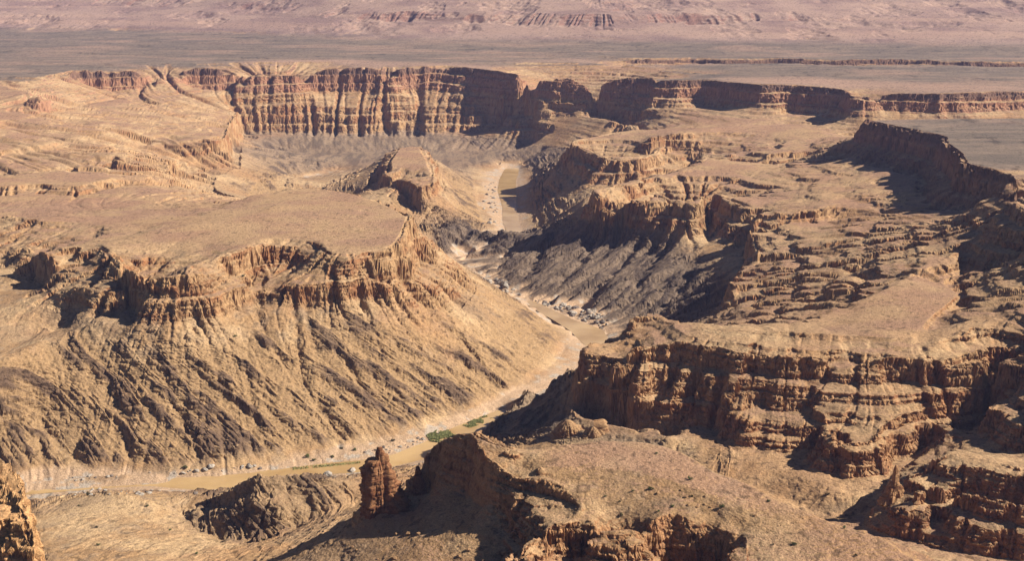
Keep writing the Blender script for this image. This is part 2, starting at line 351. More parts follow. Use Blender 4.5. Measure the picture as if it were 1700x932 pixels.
l1, l2, l3 = lic([n1, n2, n3], 26, .0026)
tick('gullies')
def gully(l, w): return np.clip(1 - np.abs(l) / w, 0, 1)
G1 = sstep(0, 1, gully(l1, .62)); G2 = sstep(0, 1, gully(l2, .55)); G3 = gully(l3, .7)

# basement (old dark schist below the layered rock): height of the contact
def bil(f, i, j):
    i = np.clip(i, 0, NT - 1.001); j = np.clip(j, 0, NR - 1.001)
    i0 = i.astype(np.int32); j0 = j.astype(np.int32); fi = (i - i0).astype(np.float32); fj = (j - j0).astype(np.float32)
    q = j0 * NT + i0; f = f.ravel()
    a = f[q]; a = a + fi * (f[q + 1] - a); b = f[q + NT]; b = b + fi * (f[q + NT + 1] - b)
    return a + fj * (b - a)

# ------------------------------------------------------------------ final mesh grid: rows packed where the surface is steep or near
NC, NV = 1480, 2150
py_ = (1.0 - BASE) / RR                      # tangent of the angle below the horizon
ang = np.arctan(py_)
dv = np.abs(np.gradient(ang, axis=0))
vis = ang <= np.minimum.accumulate(ang, axis=0) + .004
dens = dv * np.where(vis, 1.0, .3)
dens = np.minimum(dens, np.percentile(dens, 99.3))
dens = blur(dens.astype(np.float32), 3, 22)
fd = 1 / DR * 0 + .00016
dens = dens + fd + .0016 * np.exp(-((RH[:, None] - math.log(9.5)) / .35) ** 2) * 0
cum = np.cumsum(dens, axis=0); cum = (cum - cum[:1]) / (cum[-1:] - cum[:1])
rows = np.empty((NV, NT), np.float32)
tt = np.linspace(0, 1, NV)
for c in range(NT): rows[:, c] = np.interp(tt, cum[:, c], np.arange(NR))
ic = np.linspace(0, NT - 1.001, NC)
i0 = ic.astype(int); fi = (ic - i0).astype(np.float32)
J = rows[:, i0] * (1 - fi) + rows[:, i0 + 1] * fi
I = np.broadcast_to(ic[None].astype(np.float32), J.shape)
tick('mesh grid')

g1, g2, g3 = bil(G1, I, J), bil(G2, I, J), bil(G3, I, J)
sl = bil(blur(SLOPE.astype(np.float32), 2, 3), I, J)
dti, drj = bil(dirt, I, J), bil(dirr, I, J)
rr = np.exp(RH0 + DR * J); th = TH0 + DT * I
X = rr * np.sin(th); Y = rr * np.cos(th)
far = sstep(4.8, 6.6, rr)
wob = fbm2(X / .05 + 3, Y / .05, 4)
on_slope = sstep(.06, .3, sl)
smooth_k = 1 - .96 * bil(DOMEM.astype(np.float32), I, J)
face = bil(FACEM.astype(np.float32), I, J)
rug = bil(RUG.astype(np.float32), I, J)
# shift the sampling point downhill inside gullies: notches in rims, ribs on cliffs
big = 1 + 1.4 * far
cw = bil(CLIFFW, I, J); st0 = bil((BASE > ZU).astype(np.float32), I, J)
near_k = (sstep(1.2, 2.3, rr) * .7 + .3)
lowc = sstep(.26, .215, bil(BASE, I, J)); upf = far * (1 - lowc)
pcl = (.015 * (1 - .7 * upf) + .030 * far * lowc) * g1 + (.008 + .008 * far * lowc) * (1 - .6 * upf) * g2 + .003 * g3 + (.006 + .022 * far) * wob
psl = .020 * g1 + .010 * g2 + .004 * g3 + .008 * wob
push = smooth_k * near_k * (cw * .75 * pcl + (.12 + .16 * st0 + .9 * rug) * (1 - .8 * sstep(5.4, 6, rr)) * psl)
I2 = I - push / rr / DT * dti; J2 = J - push / rr / DR * drj
Z = bil(BASE, I2, J2)
slope2 = bil(SLOPE.astype(np.float32), I2, J2)
Z = Z - rug * on_slope * (.020 * (g1 - .2) + .010 * (g2 - .2))
Z = Z - smooth_k * on_slope * near_k * (.3 + .5 * cw) * (1 - .9 * sstep(5.2, 6, rr) * (1 - cw)) * (.006 * g1 + .0035 * g2 + .0015 * g3) * (1 + .5 * st0 * sstep(2.2, 3, rr))
esck = sstep(8.7, 9.8, rr)
rg = 1 - 2 * np.abs(fbm2(X / .55 + 4, Y / .9, 5))
Z = Z - esck * on_slope * (.03 * g1 * sstep(-.3, .4, vnoise2(X / .5, Y / .5)) + .012 * g2) + esck * sstep(.43, .50, Z) * .05 * (rg - .4)
Z = Z - on_slope * st0 * (1 - cw) * smooth_k * sstep(2.4, 3.0, rr) * sstep(5.8, 4.8, rr) * (.007 + .012 * sstep(.25, .5, X)) * (g1 + .25 * g2)
Z = Z - st0 * sstep(.03, .1, sl) * sstep(3.8, 4.4, rr) * sstep(-.3, -.5, X) * sstep(.43, .40, Z) * (.016 * g1 + .006 * g2)
zu = bil(ZU.astype(np.float32), I, J)
strat = sstep(-.012, .012, Z - zu)
land = sstep(.012, .03, Z)
# ledges of the flat-lying beds
def ledge(z, T, hard, ph):
    t = z / T + ph; k = np.floor(t); f = t - k
    s = np.where(f < hard, f * (1 - hard) / hard * .9, 0) + np.where(f >= hard, (1 - hard) * .9 + (f - hard) / (1 - hard) * (1 - (1 - hard) * .9), 0)
    return (k + s - ph) * T
wb = fbm2(X / .12, Y / .12, 3)
lk = strat * sstep(.03, .12, sl) * land * smooth_k * (1 - .85 * face)
brk = .25 + .3 * sstep(.2, .4, X) + .6 * sstep(-.25, .25, fbm2(X / .13 + 21, Y / .13, 4))
Z1 = ledge(Z + .004 * wob, .0145, .68, .3 * fbm2(X / .2 + 1, Y / .2, 4))
Z = Z + (Z1 - Z) * lk * brk * sstep(.5, .3, sl) * sstep(2.9, 3.5, rr) * sstep(.44, .42, Z)
def cliffs(h, T):
    t = h / T; k = np.floor(t); f = t - k
    return (k + np.where(f < .5, f * 1.76, .88 + (f - .5) * .24)) * T
hz = Z - zu + .004 * wb
Z = Z + (cliffs(hz, .049) - hz) * strat * sstep(.35, .8, slope2) * .9 * smooth_k * (1 - .5 * face)
Z1 = ledge(Z, .0235, .66, .12 * wb + .06 * fbm2(X / .06 + 7, Y / .06, 3) + .1)
Z = Z + (Z1 - Z) * lk * np.maximum(brk, cw) * (1 - .5 * cw) * .85 * (1 - .6 * sstep(5.2, 6, rr) * (1 - cw))
Z1 = ledge(Z, .0082, .58, .2 * wb + .15 * fbm2(X / .03 + 7, Y / .03, 2))
Z = Z + (Z1 - Z) * lk * .95 * sstep(7, 4, rr)
Zup = np.maximum(bil(BASE, I + .03 / rr / DT * dti, J + .03 / rr / DR * drj), bil(BASE, I, J))
Z = np.minimum(Z, Zup + .0012)
# general roughness of the ground
Z = Z + land * (.0016 * fbm2(X / .03, Y / .03, 4) * (.3 + on_slope) + .010 * sstep(5.5, 8.5, rr) * on_slope * fbm2(X / .25, Y / .25, 4))
# single deep gullies
def carve(depth, width, *pts):
    global Z
    P = plan(.1, *pts); d = np.full(Z.shape, 9.0)
    for a, b in zip(P[:-1], P[1:]):
        e = b - a; t = np.clip(((X - a[0]) * e[0] + (Y - a[1]) * e[1]) / (e @ e), 0, 1)
        d = np.minimum(d, np.hypot(X - a[0] - t * e[0], Y - a[1] - t * e[1]))
    d = d + .004 * fbm2(X / .02 + 3, Y / .02, 3)
    Z = Z - land * depth * np.clip(1 - d / width, 0, 1) * (.6 + .5 * vnoise2(X / .03, Y / .03))
carve(.016, .016, (484,512,.225),(494,560,.19),(500,600,.155),(530,645,.115),(575,700,.06))
carve(.012, .014, (425,520,.225),(450,560,.195),(478,580,.18),(497,610,.15))
carve(.010, .013, (560,560,.185),(620,620,.13),(680,680,.06))
carve(.012, .014, (690,470,.22),(740,530,.15),(800,590,.09),(850,640,.03))
carve(.009, .012, (640,510,.21),(720,590,.12),(770,650,.05))
carve(.010, .013, (250,560,.21),(280,640,.135),(330,720,.075),(360,760,.03))
carve(.012, .015, (70,690,.09),(110,730,.06),(150,780,.02)); carve(.009, .012, (170,600,.17),(200,660,.12),(215,740,.06),(225,775,.025))
carve(.009, .012, (380,560,.2),(400,640,.13),(420,720,.07),(440,755,.03))
for pts in ([(985,385,.12),(960,430,.07),(930,470,.03)], [(1040,400,.13),(1010,445,.08),(985,485,.035)], [(1090,405,.135),(1060,455,.085),(1035,505,.035)], [(1150,430,.135),(1110,480,.08),(1075,520,.04)],
            [(920,395,.065),(895,430,.04),(880,462,.018)], [(855,392,.06),(840,420,.035),(825,445,.016)], [(1185,475,.12),(1150,510,.08),(1110,540,.045)], [(795,388,.045),(790,415,.025),(780,435,.014)]):
    carve(.030, .034, *pts)
# tilted foliation ribs of the basement
side = np.clip(np.maximum(np.maximum(sstep(.3, .45, X), bil(DARKM.astype(np.float32), I, J)), bil(DK2M.astype(np.float32), I, J)), 0, 1)
fz = (Z + .62 * X) * (1 - side) + (Z - .75 * X + .2 * Y) * side
fa = np.where(side > .5, X * .75 + Y * .66, X * .66 - Y * .75); fb = np.where(side > .5, X * .66 - Y * .75, X * .75 + Y * .66)
fol = vnoise3(fa / .11, fz / .013, fb / .11 + 5) + .6 * vnoise3(fa / .06 + 8, fz / .0055, fb / .06) + .35 * vnoise3(fa / .03 + 3, fz / .0024, fb / .03)
lowl = sstep(-.16, -.24, X) * sstep(2.22, 2.12, rr) * (1 - np.clip(bil(KNOLLM.astype(np.float32), I, J), 0, 1))
bas = (1 - strat) * land * on_slope * sstep(-.012, -.075, Z - zu + .05 * wob + .03 * wb)
Z = Z + bas * .0105 * (1 - .4 * rug) * (1 - .7 * lowl) * (np.clip(fol, -.1, 1.3) - .2 * np.clip(-fol, 0, 1))
Z = np.where(Z < .004, np.minimum(Z, .004), Z)
tick('heights')

# ------------------------------------------------------------------ push the rock out along its normals (ledges, blocks, joints)
V = np.stack([X, Y, Z], -1).astype(np.float32)
def normals(V):
    a = np.gradient(V, axis=1); b = np.gradient(V, axis=0)
    n = np.cross(a, b); n /= np.linalg.norm(n, axis=-1, keepdims=True) + 1e-12
    n *= np.sign(n[..., 2:3] + 1e-9); return n.astype(np.float32)
N = normals(V)
steep = sstep(.9, .55, N[..., 2])
sc = np.clip(rr / 2.6, .45, 2.4)               # block size follows distance class (resolution)
bl = np.abs(vnoise3(X / .016, Y / .016, Z / .009)) + .6 * np.abs(vnoise3(X / .007 + 5, Y / .007, Z / .004 + 9))
bed = vnoise3(X / .08, Y / .08, Z / .0042 + 20) + .6 * vnoise3(X / .05, Y / .05, Z / .0019 + 40) * sstep(4, 2.5, rr)
rough = smooth_k * np.maximum(steep, .12 * sstep(.99, .9, N[..., 2]))
def cell(a, b, c):
    return TAB[np.floor(a).astype(np.int32) & 63, np.floor(b).astype(np.int32) & 63, np.floor(c).astype(np.int32) & 63]
xr, yr = X * .83 + Y * .56 + .004 * wob, Y * .83 - X * .56 + .004 * wob
blk = cell(xr / .016, yr / .016, Z / .011) + .6 * cell(xr / .0075 + 7, yr / .0075, Z / .0046 + 3)
disp = strat * rough * (.0014 * (bl - .45) + .0028 * bed + .0022 * blk)
jn = vnoise2(X / .010 + 3, Y / .010) + .5 * vnoise2(X / .0045, Y / .0045 + 9)
disp -= strat * steep * smooth_k * (.0032) * sstep(.22, .0, np.abs(jn))
disp += land * (1 - strat) * (steep + .5 * sstep(.98, .9, N[..., 2])) * .004 * (bl - .45)
nearr = sstep(2.6, 1.2, rr)
disp += land * nearr * .0012 * (vnoise3(X / .0045, Y / .0045, Z / .0045) + .6 * vnoise3(X / .002, Y / .002, Z / .002)) * (.35 + steep)
V += N * disp[..., None]
tick('displaced')

# ------------------------------------------------------------------ rock colours (geology, plus shade painted into some cliff faces)
N = normals(V); nz = N[..., 2]; Z = V[..., 2]
steep = sstep(.88, .6, nz)
def col(r, g, b): return np.array([r, g, b], np.float32)
def mix(a, b, t): return a + (b - a) * t[..., None]
TALUS, TAN, RED, BUFF = col(.33,.20,.098), col(.46,.31,.168), col(.26,.10,.04), col(.37,.225,.11)
n_a = fbm2(X / .10 + 31, Y / .10, 5); n_b = fbm2(X / .02 + 11, Y / .02, 4)
C = np.broadcast_to(TALUS, V.shape).copy()
C = mix(C, TAN, sstep(-.3, .4, n_a + .4 * n_b))
C = mix(C, col(.29,.20,.125), sstep(.05, .5, n_b - .3 * n_a) * .6)
C = mix(C, col(.37,.185,.08), sstep(.05, .5, fbm2(X / .22 + 61, Y / .22, 4) + .35 * n_b) * .4)
C = mix(C, col(.23,.155,.095), sstep(.1, .45, fbm2(X / .16 + 91, Y / .12, 4) - .3 * n_b) * .5)
# beds
bands = vnoise3(X / .5, Y / .5, Z / .006 + 3) * .6 + vnoise3(X / .3, Y / .3, Z / .0026 + 13) * .5
cl = mix(np.broadcast_to(BUFF, V.shape).copy(), col(.25,.125,.055), sstep(-.1, .45, bands + .4 * n_b))
cl = mix(cl, RED, sstep(.1, .6, vnoise3(X / .06, Y / .06, Z / .02 + 50) + .3 * n_b) * .55)
C = mix(C, cl, strat * np.maximum(steep, .35 * sstep(.98, .9, nz)))
# basement
bcol = mix(np.broadcast_to(col(.30,.19,.095), V.shape).copy(), col(.12,.075,.047), sstep(0.0, .6, fol + .4 * n_b))
C = mix(C, bcol, np.maximum(bas, .25 * (1 - strat) * land) * (1 - .75 * lowl) * sstep(.99, .93, nz) * .95)
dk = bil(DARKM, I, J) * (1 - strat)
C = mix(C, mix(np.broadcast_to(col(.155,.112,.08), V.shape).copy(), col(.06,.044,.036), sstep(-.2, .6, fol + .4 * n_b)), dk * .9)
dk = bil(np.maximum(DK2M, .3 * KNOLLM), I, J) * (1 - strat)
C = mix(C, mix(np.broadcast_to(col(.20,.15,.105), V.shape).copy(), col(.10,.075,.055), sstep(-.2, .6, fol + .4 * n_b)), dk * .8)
gy = sstep(5.2, 6.2, Y) * (1 - strat) * land * sstep(8, 7.2, Y)
C = mix(C, mix(np.broadcast_to(col(.22,.155,.105), V.shape).copy(), col(.10,.075,.06), sstep(-.2, .5, fol)), gy * .8)
# flood plain sand and pale bleached rock along the water
sandm = sstep(.017, .008, Z + .006 * n_b + .012 * fbm2(X / .16 + 5, Y / .16, 3))
C = mix(C, mix(np.broadcast_to(col(.43,.29,.18), V.shape).copy(), col(.38,.31,.24), sstep(.15, .35, fbm2(X / .02, Y / .02, 4))), sandm)
# mesa and ridge tops: fine desert pavement, pinkish
top = strat * sstep(.955, .99, nz)
C = mix(C, mix(np.broadcast_to(col(.32,.185,.115), V.shape).copy(), col(.37,.23,.12), sstep(-.3, .5, n_a + .5 * fbm2(X / .25, Y / .06, 3))), top * .75)
# upper cliffs iron red
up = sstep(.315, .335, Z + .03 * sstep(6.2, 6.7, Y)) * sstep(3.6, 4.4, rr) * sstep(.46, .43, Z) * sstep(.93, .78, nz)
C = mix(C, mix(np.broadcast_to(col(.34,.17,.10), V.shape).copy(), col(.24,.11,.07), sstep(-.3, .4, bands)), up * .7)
cap_shade = np.maximum(sstep(.383, .398, Z), sstep(.37, .38, Z) * (rr > 7.2)) * sstep(3.0, 3.6, rr) * sstep(.44, .42, Z) * sstep(.9, .7, nz)  # dark cap rock; beyond the rim it also paints shade on the side-canyon wall
C = mix(C, col(.115, .07, .05) * np.ones_like(V), cap_shade * .75)
C = mix(C, col(.15, .085, .055) * np.ones_like(V) * (1 + .3 * n_b[..., None]), face * sstep(.93, .75, nz) * .7)  # brown plateau face, its shadow deepened in the colour
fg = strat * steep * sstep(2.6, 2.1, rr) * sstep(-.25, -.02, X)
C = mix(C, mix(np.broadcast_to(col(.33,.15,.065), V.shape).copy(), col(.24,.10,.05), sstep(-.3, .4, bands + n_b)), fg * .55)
org = sstep(-.44, -.50, X) * sstep(1.6, 1.45, rr) * sstep(.2, .28, Z)
C = mix(C, col(.55,.31,.135) * np.ones_like(V) * (1 + .25 * n_b[..., None]), org * .8)
# plateau plains: grey-green scrub with pink bare ground
flat = sstep(.395, .412, Z) * sstep(.97, .99, nz) * sstep(3.0, 3.6, rr + .9 * (X > .5)) * sstep(.5, .46, Z)
pn = fbm2(X / .5 + 2, Y / .22 + 8, 5)
scrub = mix(np.broadcast_to(col(.14,.108,.082), V.shape).copy(), col(.205,.15,.108), sstep(-.35, .35, fbm2(X / .15, Y / .05, 5)))
scrub = scrub * (1 - .45 * sstep(.15, .45, vnoise2(X / .02, Y / .05) * vnoise2(X / .3, Y / .12)))[..., None]
bare = np.broadcast_to(col(.39,.24,.165), V.shape)
edge = sstep(.20, -.1, pn)
C = mix(C, mix(scrub, bare, sstep(.0, .5, pn) * .4), flat)
BARE = plan(.42, (400,101),(560,98),(700,103),(860,106),(1060,107),(1060,111),(850,112),(640,111),(480,108))
BARE2 = plan(.42, (1190,130),(1300,128),(1480,132),(1700,140),(1700,152),(1560,156),(1482,152),(1400,146),(1300,140),(1200,136))
C = mix(C, bare, flat * np.maximum(bil(soft(BARE), I, J), bil(soft(BARE2), I, J)) * .6)
# escarpment pinkish
esc = sstep(.435, .47, Z)* sstep(7.5, 8.5, rr)
ec = mix(np.broadcast_to(col(.33,.22,.17), V.shape).copy(), col(.22,.14,.12), sstep(-.3, .5, fbm2(X / .3, Y / .3, 5)))
ec = mix(ec, col(.40,.26,.19), sstep(.0, .5, vnoise3(X / 2, Y / 2, Z / .02 + 7)) * .6)
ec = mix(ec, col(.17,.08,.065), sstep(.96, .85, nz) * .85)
C = mix(C, ec, esc * .85)
spk = sstep(.42, .62, vnoise3(X / .0065, Y / .0065, Z / .0065 + 9) + .25 * n_b) * land * (1 - sandm)
C *= (1 - .42 * spk)[..., None]
C *= (1 + .16 * vnoise3(X / .006, Y / .006, Z / .006) + .12 * vnoise3(X / .0025, Y / .0025, Z / .0025))[..., None]
C = np.clip(C, .02, .75)
tick('colours')

# ------------------------------------------------------------------ materials
def new_mat(name):
    m = bpy.data.materials.new(name); m.use_nodes = True
    nt = m.node_tree; b = nt.nodes['Principled BSDF']; b.inputs['Roughness'].default_value = .95
    b.inputs['Specular IOR Level'].default_value = .15
    return m, nt, b
def rock_mat(name, bump=1.0, attr=True, colour=(.3, .2, .1)):
    m, nt, b = new_mat(name); n = nt.nodes; l = nt.links
    geo = n.new('ShaderNodeNewGeometry')
    mp = n.new('ShaderNodeMapping'); mp.inputs['Scale'].default_value = (1, 1, 2.2); l.new(geo.outputs['Position'], mp.inputs[0])
    t1 = n.new('ShaderNodeTexNoise'); t1.inputs['Scale'].default_value = .35; t1.inputs['Detail'].default_value = 7; t1.inputs['Roughness'].default_value = .68
    l.new(mp.outputs[0], t1.inputs['Vector'])
    t2 = n.new('ShaderNodeTexNoise'); t2.inputs['Scale'].default_value = .9; t2.inputs['Detail'].default_value = 4
    l.new(geo.outputs['Position'], t2.inputs['Vector'])
    r = n.new('ShaderNodeMapRange'); r.inputs[1].default_value = .3; r.inputs[2].default_value = .7; r.inputs[3].default_value = .72; r.inputs[4].default_value = 1.25
    l.new(t2.outputs[0], r.inputs[0])
    mx = n.new('ShaderNodeMix'); mx.data_type = 'RGBA'; mx.blend_type = 'MULTIPLY'; mx.inputs[0].default_value = 1
    if attr:
        a = n.new('ShaderNodeAttribute'); a.attribute_name = 'rock_tint'; l.new(a.outputs['Color'], mx.inputs[6])
    else: mx.inputs[6].default_value = (*colour, 1)
    l.new(r.outputs[0], mx.inputs[7]); l.new(mx.outputs[2], b.inputs['Base Color'])
    bp = n.new('ShaderNodeBump'); bp.inputs['Strength'].default_value = .8 * bump; bp.inputs['Distance'].default_value = 2.2
    l.new(t1.outputs[0], bp.inputs['Height']); l.new(bp.outputs[0], b.inputs['Normal'])
    return m
ROCK = rock_mat('canyon_rock')

# ------------------------------------------------------------------ split the surface into its landforms and link them
XC = .25 * (V[:-1, :-1] + V[1:, :-1] + V[:-1, 1:] + V[1:, 1:])
Xf, Yf, Zf = XC[..., 0], XC[..., 1], XC[..., 2]
rf = np.hypot(Xf, Yf)
names = ['canyon_terrain', 'mesa_hill', 'far_canyon_wall', 'plain_land', 'escarpment_hills', 'plateau_land', 'butte_hill', 'ridge_terrain', 'canyon_wall', 'riverbed_ground']
labels = ['tan and dark brown rock slopes of the canyon below the cliffs',
          'flat topped tan mesa with layered cliffs above the river bend',
          'long banded cliff wall of the far side of the canyon',
          'wide grey green plain beyond the far canyon rim',
          'hazy pinkish escarpment rising beyond the plain',
          'dark flat plateau with a shadowed cliff edge on the right',
          'small tan butte inside the river bend behind the mesa',
          'rounded reddish ridge with a steep shadowed cliff near the viewpoint',
          'layered cliff benches below the dark plateau on the right',
          'pale sand and stones of the dry river bed']
reg = np.zeros(Xf.shape, np.int8)
zuf = .25 * (zu[:-1, :-1] + zu[1:, :-1] + zu[:-1, 1:] + zu[1:, 1:])
reg[(Zf < .016)] = 9
reg[(Xf > .02) & (Zf > .15) & (rf > 1.9)] = 8
reg[(Yf > 5.6) & (Zf > np.where(Yf > 6.2, .07, .12))] = 2
reg[(Xf < -.55) & (Yf > 3.9) & (Zf > .12)] = 2
reg[inside(plan(.28, (100,360),(300,338,.3),(420,320,.33),(560,306,.33),(700,350,.33),(720,400,.24),(715,440,.22),(690,480,.22),(500,520,.22),(300,555,.22),(200,550,.22),(110,540,.22),(20,480,.22),(0,400,.27)), Xf, Yf) & (Zf > .215)] = 1
reg[inside(plan(.12, (740,270),(750,310),(720,345),(680,335),(590,318),(600,285),(640,240,.2),(710,228,.2)), Xf, Yf)] = 6
ridge_poly = np.array([(-.36,1.62),(-.25,1.64),(-.1,1.74),(.1,1.74),(.2,1.7),(.3,1.58),(.42,1.5),(.7,1.3),(.7,.9),(-.2,.9),(-.36,1.3)])
reg[inside(ridge_poly, Xf, Yf) & (Zf > .13)] = 7
reg[inside(plan(.42, *P_RIM[:-2], (1900,195), (1700,193), (1400,193)), Xf, Yf) & (Zf > .3)] = 5
reg[(Zf > .41) & (Yf > 5.4) & (Yf < 12)] = 3
ylim = np.interp(np.arctan2(Xf, Yf), *[np.array(v) for v in zip(*sorted((math.atan2(a, b), math.hypot(a, b)) for a, b, _ in [l_ for l_ in LINES if abs(l_[0][2] - .42) < 1e-6 and l_[1][1] > 9][0]))])
reg[(rf > ylim)] = 4
idx = np.arange(NV * NC).reshape(NV, NC)
quads = np.stack([idx[:-1, :-1], idx[:-1, 1:], idx[1:, 1:], idx[1:, :-1]], -1)
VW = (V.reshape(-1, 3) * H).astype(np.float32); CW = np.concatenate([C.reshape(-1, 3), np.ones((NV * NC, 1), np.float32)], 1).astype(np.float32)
NW = N.reshape(-1, 3)
def mesh_from(name, verts, faces, mat, tint=None, flat=False):
    me = bpy.data.meshes.new(name); k = faces.shape[1]
    me.vertices.add(len(verts)); me.vertices.foreach_set('co', np.ascontiguousarray(verts, np.float32).ravel())
    me.loops.add(faces.size); me.loops.foreach_set('vertex_index', np.ascontiguousarray(faces, np.int32).ravel())
    me.polygons.add(len(faces)); me.polygons.foreach_set('loop_start', np.arange(0, faces.size, k, dtype=np.int32))
    me.update(calc_edges=True); me.shade_flat() if flat else me.shade_smooth()
    if tint is not None:
        at = me.attributes.new('rock_tint', 'FLOAT_COLOR', 'POINT'); at.data.foreach_set('color', np.ascontiguousarray(tint, np.float32).ravel())
    me.materials.append(mat)
    o = bpy.data.objects.new(name, me); scene.collection.objects.link(o); return o
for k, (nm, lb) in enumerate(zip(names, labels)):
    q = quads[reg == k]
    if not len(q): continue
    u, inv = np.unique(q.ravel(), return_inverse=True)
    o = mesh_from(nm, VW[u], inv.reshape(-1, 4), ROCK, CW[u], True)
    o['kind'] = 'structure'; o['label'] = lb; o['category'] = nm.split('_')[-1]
tick('terrain linked')

# ------------------------------------------------------------------ the river
def water_mat():
    m, nt, b = new_mat('muddy_water'); n = nt.nodes; l = nt.links
    b.inputs['Roughness'].default_value = .14; b.inputs['Specular IOR Level'].default_value = .5
    geo = n.new('ShaderNodeNewGeometry')
    t = n.new('ShaderNodeTexNoise'); t.inputs['Scale'].default_value = .02; t.inputs['Detail'].default_value = 4; l.new(geo.outputs['Position'], t.inputs['Vector'])
    cr = n.new('ShaderNodeValToRGB'); cr.color_ramp.elements[0].color = (.36,.225,.095,1); cr.color_ramp.elements[1].color = (.50,.335,.16,1)
    cr.color_ramp.elements[0].position = .35; cr.color_ramp.elements[1].position = .65
    l.new(t.outputs[0], cr.inputs[0]); l.new(cr.outputs[0], b.inputs['Base Color'])
    t2 = n.new('ShaderNodeTexNoise'); t2.inputs['Scale'].default_value = .5; t2.inputs['Detail'].default_value = 3; l.new(geo.outputs['Position'], t2.inputs['Vector'])
    bp = n.new('ShaderNodeBump'); bp.inputs['Strength'].default_value = .12; bp.inputs['Distance'].default_value = .4; l.new(t2.outputs[0], bp.inputs['Height']); l.new(bp.outputs[0], b.inputs['Normal'])
    return m
# one still sheet of water lying in the river bed
import bmesh
bm_ = bmesh.new()
for P in RIVERS:
    e = np.roll(P, -1, 0) - np.roll(P, 1, 0); e /= np.linalg.norm(e, axis=1)[:, None]
    sg = np.sign(np.sum(P[:, 0] * np.roll(P[:, 1], -1) - P[:, 1] * np.roll(P[:, 0], -1)))
    P = P + sg * .005 * np.stack([e[:, 1], -e[:, 0]], 1)
    P3 = [bm_.verts.new((a * H, b * H, 1.2)) for a, b in P]
    es = [bm_.edges.new((P3[i], P3[(i + 1) % len(P3)])) for i in range(len(P3))]
    bmesh.ops.triangle_fill(bm_, edges=es, use_beauty=True)
for f in bm_.faces:
    if f.normal.z < 0: f.normal_flip()
me = bpy.data.meshes.new('river_water'); bm_.to_mesh(me); bm_.free(); me.materials.append(water_mat())
o = bpy.data.objects.new('river_water', me); scene.collection.objects.link(o)
o['kind'] = 'structure'; o['label'] = 'shallow ochre muddy river winding along the canyon floor'; o['category'] = 'river'


# ------------------------------------------------------------------ things: pillars, fins, boulders, shrubs, grass
VXf, VYf, VZf = V[..., 0].ravel(), V[..., 1].ravel(), V[..., 2].ravel()
dep = VYf * CP - (VZf - 1) * SP
PX = (W_PX / 2 + F_PX * VXf / dep).astype(np.float32); PY = (H_PX / 2 - F_PX * (VYf * SP + (VZf - 1) * CP) / dep).astype(np.float32)
def ground(px, py, rad=3.0):
    """the nearest ground seen at a photo pixel (metres)"""
    while True:
        q = np.nonzero((np.abs(PX - px) < rad) & (np.abs(PY - py) < rad))[0]
        if len(q): break
        rad *= 2
    d = dep[q]; q = q[d < d.min() * 1.03]
    b = q[np.argmin((PX[q] - px) ** 2 + (PY[q] - py) ** 2)]
    return Vector((float(VXf[b]) * H, float(VYf[b]) * H, float(VZf[b]) * H))
def height_at(x, y):
    X_, Y_ = x / H, y / H
    c = int(np.clip(round((math.atan2(X_, Y_) - TH0) / (TH1 - TH0) * (NC - 1)), 0, NC - 1))
    k = int(np.argmin(np.abs(rr[:, c] - math.hypot(X_, Y_))))
    return float(V[k, c, 2]) * H
def tag(o, label, cat, group=None, kind=None):
    o['label'] = label; o['category'] = cat
    if group: o['group'] = group
    if kind: o['kind'] = kind
    return o
